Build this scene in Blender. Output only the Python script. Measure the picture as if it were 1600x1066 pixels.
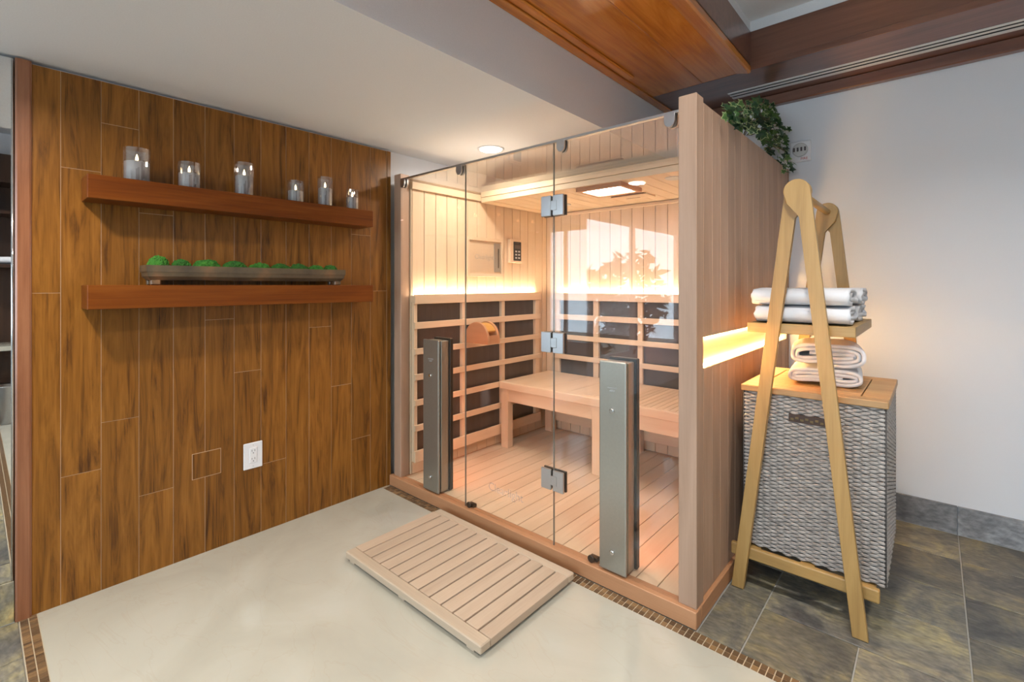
import bpy, bmesh, math, random
from mathutils import Vector, Matrix, noise
random.seed(7)
for o in list(bpy.data.objects): bpy.data.objects.remove(o)
sc = bpy.context.scene
COL = sc.collection

# ---------------------------------------------------------------- camera
FPX, TH, CAM_H = 745.66, math.radians(41.4264), 1.26
cam = bpy.data.cameras.new('camera'); camo = bpy.data.objects.new('camera', cam); COL.objects.link(camo)
cam.sensor_width = 36.0; cam.lens = FPX * 36.0 / 1600.0
camo.location = (0, 0, CAM_H); camo.rotation_euler = (math.radians(90), 0, TH)
cam.shift_x = 0.0; cam.shift_y = -(533 - 446) / 1600.0
cam.clip_start = 0.02
sc.camera = camo

# ---------------------------------------------------------------- world, daylight, exposure
w = bpy.data.worlds.new('world'); sc.world = w; w.use_nodes = True
bg = w.node_tree.nodes['Background']
bg.inputs[0].default_value = (0.69, 0.85, 1.0, 1); bg.inputs[1].default_value = 9.6
vs = sc.view_settings
vs.view_transform = 'Standard'; vs.look = 'None'; vs.gamma = 1.0; vs.use_curve_mapping = False
vs.exposure = 0.0
sc.cycles.max_bounces = 10; sc.cycles.transparent_max_bounces = 24
sc.cycles.diffuse_bounces = 5; sc.cycles.glossy_bounces = 5

def area(name, loc, size, power, color=(1, .85, .66), spread=150, parent=None):
    l = bpy.data.lights.new(name, 'AREA'); l.shape = 'DISK'; l.size = size; l.energy = power; l.color = color
    l.spread = math.radians(spread)
    o = bpy.data.objects.new(name, l); COL.objects.link(o); o.location = loc
    return o
# sky portal in the window opening (guides sky sampling only)
pl = bpy.data.lights.new('window_portal', 'AREA'); pl.shape = 'RECTANGLE'; pl.size = 2.45; pl.size_y = 1.75
pl.cycles.is_portal = True
po = bpy.data.objects.new('window_portal', pl); COL.objects.link(po)
po.location = (-2.66, -1.75, 1.22); po.rotation_euler = (math.radians(90), 0, math.radians(-90))

pl2 = bpy.data.lights.new('window_portal', 'AREA'); pl2.shape = 'RECTANGLE'; pl2.size = 2.9; pl2.size_y = 2.0  # portal for the added daylight window behind the viewer
pl2.cycles.is_portal = True
po2 = bpy.data.objects.new('window_portal', pl2); COL.objects.link(po2)
po2.location = (-.40, -3.24, 1.25); po2.rotation_euler = (math.radians(90), 0, 0)

# ---------------------------------------------------------------- materials
def new_mat(name):
    m = bpy.data.materials.new(name); m.use_nodes = True
    nt = m.node_tree; return m, nt, nt.nodes, nt.links, nt.nodes['Principled BSDF']
def plain(name, col, rough=.5, metal=0., spec=.5, coat=0., alpha=None, bump=0., bscale=200):
    m, nt, N, L, b = new_mat(name)
    b.inputs['Base Color'].default_value = (*col, 1); b.inputs['Roughness'].default_value = rough
    b.inputs['Metallic'].default_value = metal; b.inputs['Specular IOR Level'].default_value = spec
    b.inputs['Coat Weight'].default_value = coat
    tc = N.new('ShaderNodeTexCoord'); nz = N.new('ShaderNodeTexNoise'); nz.inputs['Scale'].default_value = bscale
    nz.inputs['Detail'].default_value = 3
    L.new(tc.outputs['Object'], nz.inputs['Vector'])
    mx = N.new('ShaderNodeMix'); mx.data_type = 'RGBA'; mx.blend_type = 'MULTIPLY'; mx.inputs[0].default_value = .12
    mx.inputs[6].default_value = (*col, 1); L.new(nz.outputs['Fac'], mx.inputs[7]); L.new(mx.outputs[2], b.inputs['Base Color'])
    if bump:
        bp = N.new('ShaderNodeBump'); bp.inputs['Strength'].default_value = bump; bp.inputs['Distance'].default_value = .002
        L.new(nz.outputs['Fac'], bp.inputs['Height']); L.new(bp.outputs['Normal'], b.inputs['Normal'])
    return m
def emit(name, col, s):
    m, nt, N, L, b = new_mat(name)
    b.inputs['Base Color'].default_value = (*col, 1)
    b.inputs['Emission Color'].default_value = (*col, 1); b.inputs['Emission Strength'].default_value = s
    return m
def ramp(N, stops):
    r = N.new('ShaderNodeValToRGB'); e = r.color_ramp.elements
    while len(e) < len(stops): e.new(.5)
    for i, (p, c) in enumerate(stops): e[i].position = p; e[i].color = (*c, 1)
    return r
def wood(name, dark, mid, light, axis='Z', scale=1.0, rough=.4, vary=.25, coat=0., figure=.5, stops=(.28, .5, .72), bump=.06, spec=.5):
    m, nt, N, L, b = new_mat(name)
    tc = N.new('ShaderNodeTexCoord'); oi = N.new('ShaderNodeObjectInfo')
    sep = N.new('ShaderNodeVectorMath'); sep.operation = 'ADD'
    cm = N.new('ShaderNodeCombineXYZ')
    mu = N.new('ShaderNodeMath'); mu.operation = 'MULTIPLY'; mu.inputs[1].default_value = 37.0
    L.new(oi.outputs['Random'], mu.inputs[0])
    for k in range(3): L.new(mu.outputs[0], cm.inputs[k])
    L.new(tc.outputs['Object'], sep.inputs[0]); L.new(cm.outputs[0], sep.inputs[1])
    mp = N.new('ShaderNodeMapping')
    s = [9 * scale] * 3; s['XYZ'.index(axis)] = .9 * scale; mp.inputs['Scale'].default_value = s
    L.new(sep.outputs[0], mp.inputs['Vector'])
    n1 = N.new('ShaderNodeTexNoise'); n1.inputs['Scale'].default_value = 1.3; n1.inputs['Detail'].default_value = 7
    n1.inputs['Roughness'].default_value = .62; n1.inputs['Distortion'].default_value = figure * 1.6
    L.new(mp.outputs[0], n1.inputs['Vector'])
    mp2 = N.new('ShaderNodeMapping'); s2 = [150 * scale] * 3; s2['XYZ'.index(axis)] = 4 * scale; mp2.inputs['Scale'].default_value = s2
    L.new(sep.outputs[0], mp2.inputs['Vector'])
    n2 = N.new('ShaderNodeTexNoise'); n2.inputs['Scale'].default_value = 1.; n2.inputs['Detail'].default_value = 3
    L.new(mp2.outputs[0], n2.inputs['Vector'])
    mixf = N.new('ShaderNodeMix'); mixf.data_type = 'FLOAT'; mixf.inputs[0].default_value = .25
    L.new(n1.outputs['Fac'], mixf.inputs[2]); L.new(n2.outputs['Fac'], mixf.inputs[3])
    r = ramp(N, [(stops[0], dark), (stops[1], mid), (stops[2], light)])
    L.new(mixf.outputs[0], r.inputs[0])
    hsv = N.new('ShaderNodeHueSaturation')
    mr = N.new('ShaderNodeMapRange'); mr.inputs[3].default_value = 1 - vary; mr.inputs[4].default_value = 1 + vary
    L.new(oi.outputs['Random'], mr.inputs[0]); L.new(mr.outputs[0], hsv.inputs['Value'])
    L.new(r.outputs[0], hsv.inputs['Color']); L.new(hsv.outputs[0], b.inputs['Base Color'])
    b.inputs['Roughness'].default_value = rough; b.inputs['Coat Weight'].default_value = coat; b.inputs['Specular IOR Level'].default_value = spec
    b.inputs['Coat Roughness'].default_value = .12
    bp = N.new('ShaderNodeBump'); bp.inputs['Strength'].default_value = bump; bp.inputs['Distance'].default_value = .001
    L.new(n2.outputs['Fac'], bp.inputs['Height']); L.new(bp.outputs['Normal'], b.inputs['Normal'])
    return m
def glassmat(name, tint=(1, 1, 1), f0=.045, rough=0.0, gl=(1, 1, 1)):
    m = bpy.data.materials.new(name); m.use_nodes = True; nt = m.node_tree; N = nt.nodes; L = nt.links
    N.remove(N['Principled BSDF']); out = N['Material Output']
    tr = N.new('ShaderNodeBsdfTransparent'); tr.inputs[0].default_value = (*tint, 1)
    gs = N.new('ShaderNodeBsdfGlossy'); gs.inputs['Roughness'].default_value = rough; gs.inputs[0].default_value = (*gl, 1)
    lw = N.new('ShaderNodeLayerWeight'); lw.inputs[0].default_value = .5
    pw = N.new('ShaderNodeMath'); pw.operation = 'POWER'; pw.inputs[1].default_value = 5
    ma = N.new('ShaderNodeMath'); ma.operation = 'MULTIPLY_ADD'; ma.inputs[1].default_value = 1 - f0; ma.inputs[2].default_value = f0
    L.new(lw.outputs['Facing'], pw.inputs[0]); L.new(pw.outputs[0], ma.inputs[0])
    mx = N.new('ShaderNodeMixShader'); L.new(ma.outputs[0], mx.inputs[0]); L.new(tr.outputs[0], mx.inputs[1]); L.new(gs.outputs[0], mx.inputs[2])
    L.new(mx.outputs[0], out.inputs[0]); return m
def marble(name):
    m, nt, N, L, b = new_mat(name)
    tc = N.new('ShaderNodeTexCoord')
    n1 = N.new('ShaderNodeTexNoise'); n1.inputs['Scale'].default_value = 2.2; n1.inputs['Detail'].default_value = 6; n1.inputs['Distortion'].default_value = 1.0
    L.new(tc.outputs['Object'], n1.inputs['Vector'])
    r = ramp(N, [(.3, (.40, .375, .305)), (.55, (.445, .42, .345)), (.75, (.485, .465, .395))]); L.new(n1.outputs['Fac'], r.inputs[0])
    mp = N.new('ShaderNodeMapping'); mp.inputs['Scale'].default_value = (.9, 2.0, 1); mp.inputs['Rotation'].default_value = (0, 0, .5)
    L.new(tc.outputs['Object'], mp.inputs['Vector'])
    n2 = N.new('ShaderNodeTexNoise'); n2.inputs['Scale'].default_value = 1.4; n2.inputs['Detail'].default_value = 8; n2.inputs['Distortion'].default_value = 2.2
    L.new(mp.outputs[0], n2.inputs['Vector'])
    r2 = ramp(N, [(.488, (0, 0, 0)), (.5, (1, 1, 1)), (.512, (0, 0, 0))]); L.new(n2.outputs['Fac'], r2.inputs[0])
    sm = N.new('ShaderNodeMath'); sm.operation = 'MULTIPLY'; sm.inputs[1].default_value = .12; L.new(r2.outputs[0], sm.inputs[0])
    mx = N.new('ShaderNodeMix'); mx.data_type = 'RGBA'; L.new(sm.outputs[0], mx.inputs[0]); L.new(r.outputs[0], mx.inputs[6])
    mx.inputs[7].default_value = (.36, .26, .16, 1); L.new(mx.outputs[2], b.inputs['Base Color'])
    b.inputs['Roughness'].default_value = .09; b.inputs['Specular IOR Level'].default_value = .45
    return m
def slate(name, cool=0.):
    m, nt, N, L, b = new_mat(name)
    tc = N.new('ShaderNodeTexCoord'); oi = N.new('ShaderNodeObjectInfo')
    mu = N.new('ShaderNodeMath'); mu.operation = 'MULTIPLY'; mu.inputs[1].default_value = 53.; L.new(oi.outputs['Random'], mu.inputs[0])
    ad = N.new('ShaderNodeVectorMath'); ad.operation = 'ADD'; L.new(tc.outputs['Object'], ad.inputs[0]); L.new(mu.outputs[0], ad.inputs[1])
    n1 = N.new('ShaderNodeTexNoise'); n1.inputs['Scale'].default_value = 3.6; n1.inputs['Detail'].default_value = 9; n1.inputs['Roughness'].default_value = .68; n1.inputs['Distortion'].default_value = .9
    L.new(ad.outputs[0], n1.inputs['Vector'])
    if cool: st = [(.3, (.09, .092, .098)), (.5, (.20, .203, .21)), (.7, (.34, .342, .35))]
    else: st = [(.27, (.036, .036, .040)), (.42, (.105, .100, .090)), (.53, (.185, .166, .122)), (.63, (.28, .235, .125)), (.74, (.40, .27, .10))]
    r = ramp(N, st); L.new(n1.outputs['Fac'], r.inputs[0])
    mp = N.new('ShaderNodeMapping'); mp.inputs['Scale'].default_value = (30, 75, 60); mp.inputs['Rotation'].default_value = (0, 0, -.5); L.new(ad.outputs[0], mp.inputs['Vector'])
    n2 = N.new('ShaderNodeTexNoise'); n2.inputs['Scale'].default_value = 1.; n2.inputs['Detail'].default_value = 6; L.new(mp.outputs[0], n2.inputs['Vector'])
    r3 = ramp(N, [(.3, (.55, .55, .55)), (.7, (1.35, 1.35, 1.35))]); L.new(n2.outputs['Fac'], r3.inputs[0])
    mx = N.new('ShaderNodeMix'); mx.data_type = 'RGBA'; mx.blend_type = 'MULTIPLY'; mx.inputs[0].default_value = .8
    L.new(r.outputs[0], mx.inputs[6]); L.new(r3.outputs[0], mx.inputs[7])
    hsv = N.new('ShaderNodeHueSaturation'); mr = N.new('ShaderNodeMapRange'); mr.inputs[3].default_value = .75; mr.inputs[4].default_value = 1.3
    L.new(oi.outputs['Random'], mr.inputs[0]); L.new(mr.outputs[0], hsv.inputs['Value']); L.new(mx.outputs[2], hsv.inputs['Color'])
    L.new(hsv.outputs[0], b.inputs['Base Color'])
    b.inputs['Roughness'].default_value = .42
    bp = N.new('ShaderNodeBump'); bp.inputs['Strength'].default_value = .35; bp.inputs['Distance'].default_value = .004
    L.new(n2.outputs['Fac'], bp.inputs['Height']); L.new(bp.outputs['Normal'], b.inputs['Normal'])
    return m
def varied(name, c1, c2, c3, rough=.4, scale=30, bump=0., nw=.5):
    m, nt, N, L, b = new_mat(name)
    oi = N.new('ShaderNodeObjectInfo'); tc = N.new('ShaderNodeTexCoord')
    n = N.new('ShaderNodeTexNoise'); n.inputs['Scale'].default_value = scale; n.inputs['Detail'].default_value = 4
    L.new(tc.outputs['Object'], n.inputs['Vector'])
    mf = N.new('ShaderNodeMix'); mf.data_type = 'FLOAT'; mf.inputs[0].default_value = nw
    L.new(oi.outputs['Random'], mf.inputs[2]); L.new(n.outputs['Fac'], mf.inputs[3])
    r = ramp(N, [(.2, c1), (.5, c2), (.8, c3)]); L.new(mf.outputs[0], r.inputs[0]); L.new(r.outputs[0], b.inputs['Base Color'])
    b.inputs['Roughness'].default_value = rough
    if bump:
        bp = N.new('ShaderNodeBump'); bp.inputs['Strength'].default_value = bump; bp.inputs['Distance'].default_value = .004
        L.new(n.outputs['Fac'], bp.inputs['Height']); L.new(bp.outputs['Normal'], b.inputs['Normal'])
    return m

M = {}
M['paint'] = plain('wall_paint', (.71, .725, .755), .75, bump=.02, bscale=400)
M['paint_ceil'] = plain('ceiling_paint', (.775, .79, .81), .8)
M['teak_v'] = wood('panel_teak', (.062, .021, .004), (.195, .074, .010), (.30, .124, .020), 'Z', 1.5, .36, .12, coat=.05, figure=1.3, stops=(.33, .48, .70), spec=.3)
M['joint'] = plain('panel_joint', (.50, .33, .20), .7)
M['trim_red'] = wood('trim_mahogany', (.15, .052, .022), (.25, .098, .045), (.32, .14, .068), 'Z', 1, .3, .05, coat=.2)
M['shelf'] = wood('shelf_mahogany', (.080, .018, .003), (.155, .040, .005), (.215, .066, .009), 'Y', .8, .38, .05, coat=.0, spec=.18)
M['ceil_wood'] = wood('ceiling_wood_lit', (.33, .10, .013), (.58, .195, .026), (.76, .30, .048), 'Y', .5, .25, .10, coat=.35, figure=2.2)  # strong light on the border boards is raised into this base colour
M['ceil_wood_x'] = wood('ceiling_wood_cross', (.10, .040, .026), (.165, .068, .042), (.215, .092, .058), 'X', .5, .28, .08, coat=.5, figure=2.2)
M['cedar_v'] = wood('cedar_outside', (.30, .185, .120), (.385, .245, .165), (.455, .30, .21), 'Z', 1.0, .5, .10, figure=.3)
M['cedar_x'] = wood('cedar_base', (.38, .175, .080), (.45, .22, .105), (.51, .265, .135), 'X', 1.0, .45, .05, figure=.3)
M['cedar_y'] = wood('cedar_base_side', (.38, .175, .080), (.45, .22, .105), (.51, .265, .135), 'Y', 1.0, .45, .05, figure=.3)
M['bass_v'] = wood('basswood_vertical', (.60, .43, .275), (.66, .49, .325), (.70, .54, .37), 'Z', 1.0, .5, .06, figure=.2)
M['bass_x'] = wood('basswood_cross', (.60, .43, .275), (.66, .49, .325), (.70, .54, .37), 'X', 1.0, .5, .06, figure=.2)
M['bass_y'] = wood('basswood_long', (.60, .43, .275), (.66, .49, .325), (.70, .54, .37), 'Y', 1.0, .5, .06, figure=.2)
M['groove'] = plain('groove_wood', (.17, .09, .045), .7)
M['mat_x'] = wood('mat_wood_rail', (.41, .315, .225), (.475, .37, .265), (.52, .42, .31), 'X', 1.2, .5, .04, figure=.2)
M['mat_y'] = wood('mat_wood_slat', (.39, .285, .20), (.46, .345, .245), (.51, .39, .285), 'Y', 1.2, .5, .06, figure=.2)
M['mat_under'] = plain('mat_underlay', (.13, .045, .016), .8)
M['oak_v'] = wood('rack_oak_leg', (.26, .145, .043), (.36, .212, .066), (.42, .26, .090), 'Z', 1.5, .45, .06, figure=.4)
M['oak_x'] = wood('rack_oak_bar', (.26, .145, .043), (.36, .212, .066), (.42, .26, .090), 'X', 1.5, .45, .06, figure=.4)
M['oak_y'] = wood('rack_oak_rod', (.26, .145, .043), (.36, .212, .066), (.42, .26, .090), 'Y', 1.5, .45, .06, figure=.4)
M['acacia'] = wood('lid_acacia', (.30, .155, .055), (.40, .225, .085), (.47, .285, .12), 'X', 1.5, .45, .12, figure=.6)
M['marble'] = marble('cream_marble')
M['slate'] = slate('slate_tile'); M['slate_cool'] = slate('slate_baseboard', 1.)
M['grout'] = plain('floor_grout', (.42, .40, .36), .8)
M['mosaic'] = varied('mosaic_stone', (.07, .040, .020), (.15, .085, .040), (.27, .155, .065), .3, 60)
M['mgrout'] = plain('mosaic_grout', (.52, .43, .30), .8)
M['glass'] = glassmat('clear_glass', (.985, .99, .985), .036)
M['glass_roof'] = glassmat('roof_glass', (.97, .975, .97), .05)
M['glass_smoke'] = glassmat('smoked_mirror_glass', (.90, .89, .88), .14)
M['glass_cup'] = glassmat('silvered_candle_glass', (.90, .89, .88), .17)
M['pane'] = glassmat('window_pane', (.97, .98, .98), .04)
M['steel'] = plain('brushed_steel', (.36, .34, .29), .34, .75, bscale=90)
M['nickel'] = plain('satin_nickel', (.52, .52, .52), .34, 1.0)
M['chrome'] = plain('chrome', (.8, .8, .8), .1, 1.0)
M['bronze'] = plain('dark_bronze_hardware', (.10, .075, .055), .35, .8)
M['black'] = plain('black_plastic', (.012, .011, .010), .45)
M['heater'] = wood('carbon_heater_panel', (.055, .042, .036), (.070, .055, .047), (.085, .068, .058), 'Z', 2.0, .28, .10, figure=.2)
M['mirror'] = plain('silvered_mirror', (.90, .91, .91), .01, 1.0)
M['white_plastic'] = plain('white_plastic', (.74, .74, .75), .35)
M['white_vent'] = plain('white_vent_metal', (.70, .70, .70), .4)
M['dark_hole'] = plain('dark_slot', (.01, .01, .01), .8)
M['etch'] = plain('etched_mark', (.62, .62, .62), .6)
M['grey_mark'] = plain('printed_mark', (.55, .54, .52), .5)
M['red_mark'] = plain('red_print', (.50, .07, .05), .5)
M['dark_mark'] = plain('dark_print', (.08, .06, .06), .5)
M['wax'] = plain('grey_candle_wax', (.50, .50, .53), .45)
M['wax'].node_tree.nodes['Principled BSDF'].inputs['Subsurface Weight'].default_value = .0
M['wick'] = plain('wick', (.02, .015, .01), .9)
M['flame'] = emit('candle_flame', (1.0, .78, .45), 9.0)
M['terracotta'] = varied('glazed_planter', (.030, .025, .021), (.105, .075, .043), (.29, .135, .058), .35, 9, .3, .85)
M['moss'] = varied('green_moss', (.008, .05, .004), (.022, .125, .008), (.06, .24, .018), .85, 60, .9, .8)
M['towel'] = plain('white_terry', (.78, .78, .80), .95, bump=.9, bscale=900)
M['wicker'] = varied('grey_wicker', (.215, .19, .17), (.36, .325, .295), (.50, .455, .415), .5, 45, 0, .85)
# wicker grain runs along the strands
M['wicker_dark'] = plain('wicker_lining', (.055, .048, .045), .8)
M['handle_brown'] = plain('handle_brown', (.045, .022, .012), .6)
M['leaf'] = varied('ivy_leaf', (.005, .026, .008), (.013, .058, .013), (.060, .13, .025), .35, 20, 0, .35)
M['leaf_edge'] = plain('ivy_leaf_edge', (.30, .36, .16), .45)
M['stem'] = plain('ivy_stem', (.12, .085, .035), .7)
M['pot'] = plain('white_ceramic', (.68, .68, .71), .3)
M['led_sauna'] = emit('sauna_led_warm', (1.0, .85, .60), 80.0)
M['led_niche'] = emit('niche_led_warm', (1.0, .60, .22), 170.0)
M['chromo'] = emit('colour_lamp', (1.0, .82, .84), 42.0)
M['heat_glow'] = emit('infrared_glow', (1.0, .27, .10), 8.5)
M['lamp'] = emit('downlight_lens', (1.0, .90, .74), 14.0)
M['walnut'] = wood('dark_walnut', (.018, .008, .004), (.04, .017, .008), (.06, .026, .012), 'Z', 1, .35, .1)
M['bush'] = varied('garden_leaf', (.012, .035, .008), (.04, .09, .018), (.12, .16, .04), .5, 9)
M['soil'] = plain('garden_ground', (.18, .17, .13), .9)
M['amber'] = wood('amber_slat', (.50, .23, .05), (.60, .30, .07), (.66, .36, .10), 'Y', 1, .4, .05)

# ---------------------------------------------------------------- helpers
def mesh_obj(name, me, mat=None, parent=None):
    o = bpy.data.objects.new(name, me); COL.objects.link(o)
    if mat is not None and not me.materials: me.materials.append(M[mat] if isinstance(mat, str) else mat)
    if parent is not None: par(o, parent)
    return o
def par(o, p):
    o.parent = p
    root = p
    while root.parent: root = root.parent
    if p.parent is None: o.matrix_parent_inverse = Matrix.Translation(p.location).inverted()
def tag(o, label=None, cat=None, group=None, kind=None):
    if label: o['label'] = label
    if cat: o['category'] = cat
    if group: o['group'] = group
    if kind: o['kind'] = kind
    return o
def thing(name, loc, label, cat, group=None):
    o = bpy.data.objects.new(name, None); COL.objects.link(o); o.location = loc; o.empty_display_size = .05
    return tag(o, label, cat, group)
def finish(bm, name, mat, parent=None, smooth=False):
    bmesh.ops.recalc_face_normals(bm, faces=bm.faces)
    me = bpy.data.meshes.new(name); bm.to_mesh(me); bm.free()
    if smooth:
        for p in me.polygons: p.use_smooth = True
    return mesh_obj(name, me, mat, parent)
def bm_box(bm, x0, x1, y0, y1, z0, z1, bev=0., seg=1):
    vs_ = [bm.verts.new((x, y, z)) for x in (x0, x1) for y in (y0, y1) for z in (z0, z1)]
    fs = [bm.faces.new([vs_[i] for i in f]) for f in ((0, 1, 3, 2), (4, 6, 7, 5), (0, 4, 5, 1), (2, 3, 7, 6), (0, 2, 6, 4), (1, 5, 7, 3))]
    if bev:
        es = list({e for f in fs for e in f.edges})
        bmesh.ops.bevel(bm, geom=es, offset=bev, segments=seg, affect='EDGES', profile=.5)
def box(name, x0, x1, y0, y1, z0, z1, mat, parent=None, bev=0., seg=1):
    bm = bmesh.new(); bm_box(bm, x0, x1, y0, y1, z0, z1, bev, seg); return finish(bm, name, mat, parent)
def prism(name, pts, axis, a0, a1, mat, parent=None, bev=0., smooth=False):
    """polygon pts (u,v) extruded along axis; u,v are the two other axes in XYZ order"""
    bm = bmesh.new()
    def P(u, v, a): return {'X': (a, u, v), 'Y': (u, a, v), 'Z': (u, v, a)}[axis]
    A = [bm.verts.new(P(u, v, a0)) for u, v in pts]; B = [bm.verts.new(P(u, v, a1)) for u, v in pts]
    n = len(pts); fa = bm.faces.new(A); fb = bm.faces.new(B[::-1])
    for i in range(n): bm.faces.new((A[i], B[i], B[(i + 1) % n], A[(i + 1) % n]))
    if bev: bmesh.ops.bevel(bm, geom=list(set(fa.edges) | set(fb.edges)), offset=bev, segments=1, affect='EDGES')
    return finish(bm, name, mat, parent, smooth)
def bm_lathe(bm, prof, c, seg=24, axis='Z'):
    rings = []
    for r, h in prof:
        ring = []
        for i in range(seg):
            a = 2 * math.pi * i / seg; u, v = r * math.cos(a), r * math.sin(a)
            p = {'Z': (u, v, h), 'Y': (u, h, v), 'X': (h, u, v)}[axis]
            ring.append(bm.verts.new((c[0] + p[0], c[1] + p[1], c[2] + p[2])))
        rings.append(ring)
    for a, b in zip(rings, rings[1:]):
        for i in range(seg): bm.faces.new((a[i], a[(i + 1) % seg], b[(i + 1) % seg], b[i]))
    bm.faces.new(rings[0][::-1]); bm.faces.new(rings[-1])
def lathe(name, prof, c, mat, parent=None, seg=24, axis='Z', smooth=True):
    bm = bmesh.new(); bm_lathe(bm, prof, c, seg, axis)
    o = finish(bm, name, mat, parent)
    if smooth:
        for p in o.data.polygons: p.use_smooth = len(p.vertices) == 4
    return o
def tube(name, pts, r, mat, parent=None, seg=8):
    bm = bmesh.new(); rings = []
    pts = [Vector(p) for p in pts]
    for i, p in enumerate(pts):
        d = (pts[min(i + 1, len(pts) - 1)] - pts[max(i - 1, 0)]).normalized()
        a = d.orthogonal().normalized(); b = d.cross(a)
        rr = r[i] if isinstance(r, (list, tuple)) else r
        rings.append([bm.verts.new(p + rr * (math.cos(2 * math.pi * k / seg) * a + math.sin(2 * math.pi * k / seg) * b)) for k in range(seg)])
    for A, B in zip(rings, rings[1:]):
        for k in range(seg): bm.faces.new((A[k], A[(k + 1) % seg], B[(k + 1) % seg], B[k]))
    bm.faces.new(rings[0][::-1]); bm.faces.new(rings[-1])
    return finish(bm, name, mat, parent, True)
def text(name, body, size, mtx, mat, parent, depth=.0006):
    cu = bpy.data.curves.new(name, 'FONT'); cu.body = body; cu.size = size; cu.extrude = depth; cu.align_x = 'CENTER'; cu.align_y = 'CENTER'
    cu.resolution_u = 3
    t = bpy.data.objects.new(name + '_curve', cu); COL.objects.link(t)
    dg = bpy.context.evaluated_depsgraph_get()
    me = bpy.data.meshes.new_from_object(t.evaluated_get(dg)); bpy.data.objects.remove(t); bpy.data.curves.remove(cu)
    me.transform(mtx); me.name = name; me.materials.clear()
    return mesh_obj(name, me, mat, parent)
ST = 'structure'

# ================================================================ SETTING
XP = -2.576            # face of the wood cladding
XW = -2.620            # white wall behind it
ZC = 2.12              # low soffit ceiling
YB = 3.30              # back wall
XRW, YFW = 1.45, -3.20 # right wall, wall behind the camera
ZW, ZT = 2.43, 2.70    # wood border, tray ceiling

# --- floor
fl = box('floor', XW - .1, XRW + .1, YFW - .1, YB + .1, -.12, -.006, 'grout'); tag(fl, 'floor of cream marble, slate tiles and brown mosaic borders', 'floor', kind=ST)
box('marble_slab', XP - .04, XRW, .168, 1.692, -.006, 0, 'marble', fl)
box('mosaic_bed', XP - .04, XRW, 1.692, 1.745, -.006, -.0012, 'mgrout', fl)
box('mosaic_bed', XP - .04, XRW, .118, .168, -.006, -.0012, 'mgrout', fl)
# mosaic tiles
def mosaic(rows, x0, x1, step, gap):
    me = None; n = int((x1 - x0) / step)
    for (y0, y1) in rows:
        for i in range(n):
            xa = x0 + i * step
            if me is None:
                bm = bmesh.new(); bm_box(bm, gap / 2, step - gap / 2, 0, 1, -.004, .0004, .0006)
                me = bpy.data.meshes.new('mosaic_tile'); bmesh.ops.recalc_face_normals(bm, faces=bm.faces); bm.to_mesh(me); bm.free(); me.materials.append(M['mosaic'])
            o = bpy.data.objects.new('mosaic_tile', me); COL.objects.link(o); o.location = (xa, y0, 0); o.scale = (1, y1 - y0, 1); par(o, fl)
mosaic(((1.6945, 1.7165), (1.7195, 1.7425)), -2.56, -.18, .0222, .003)
mosaic(((.1205, .1415), (.1445, .1655)), -2.575, -2.06, .0150, .002)
# the far ends of both borders, too small to pick apart
bm = bmesh.new()
for i in range(72):
    for (ya, yb) in ((1.6945, 1.7165), (1.7195, 1.7425)):
        xa = -.18 + i * .0222; bm_box(bm, xa + .0015, xa + .0207, ya, yb, -.004, .0004)
for i in range(230):
    for (ya, yb) in ((.1205, .1415), (.1445, .1655)):
        xa = -2.06 + i * .015; bm_box(bm, xa + .001, xa + .014, ya, yb, -.004, .0004)
tag(finish(bm, 'mosaic_tiles', 'mosaic', fl), kind='stuff')
# slate tiles
def slate_tiles(rows, xjs):
    for (y0, y1), xs in zip(rows, xjs):
        for xa, xb in zip(xs, xs[1:]):
            z = random.uniform(-.0012, .0004)
            box('slate_tile', xa + .0025, xb - .0025, y0 + .0025, y1 - .0025, -.006, z, 'slate', fl, .0012)
R1 = [-.646, -.497, -.194, .095, .40, .70, 1.0, 1.30, XRW]
R2 = [-.646, -.497, .095, .70, 1.30, XRW]
R3 = [-.646, -.497, .095, .70, 1.30, XRW]
slate_tiles([(1.7465, 2.048), (2.048, 2.363), (2.363, 2.66), (2.66, 2.99), (2.99, YB)], [R1, R2, R3, R2, R2])
for k in range(11):
    y1 = .118 - k * .3; y0 = max(y1 - .3, YFW)
    xs = [XP] + [-2.31 + .3 * j + (.15 if k % 2 else 0) for j in range(13)] + [XRW]
    xs = [x for x in xs if x <= XRW]
    slate_tiles([(y0, y1)], [xs])

# --- left wall (white), with the window opening beyond the mirror
WY0, WY1, WZ0, WZ1 = -2.95, -.55, .45, 2.0
bm = bmesh.new()
for (y0, y1, z0, z1) in ((WY1, YB + .1, -.006, ZT + .1), (YFW - .1, WY0, -.006, ZT + .1), (WY0, WY1, -.006, WZ0), (WY0, WY1, WZ1, ZT + .1)):
    bm_box(bm, XW - .1, XW, y0, y1, z0, z1)
wl = finish(bm, 'wall_left', 'paint'); tag(wl, 'left wall clad in vertical teak planks, white paint beside the sauna', 'wall', kind=ST)
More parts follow.
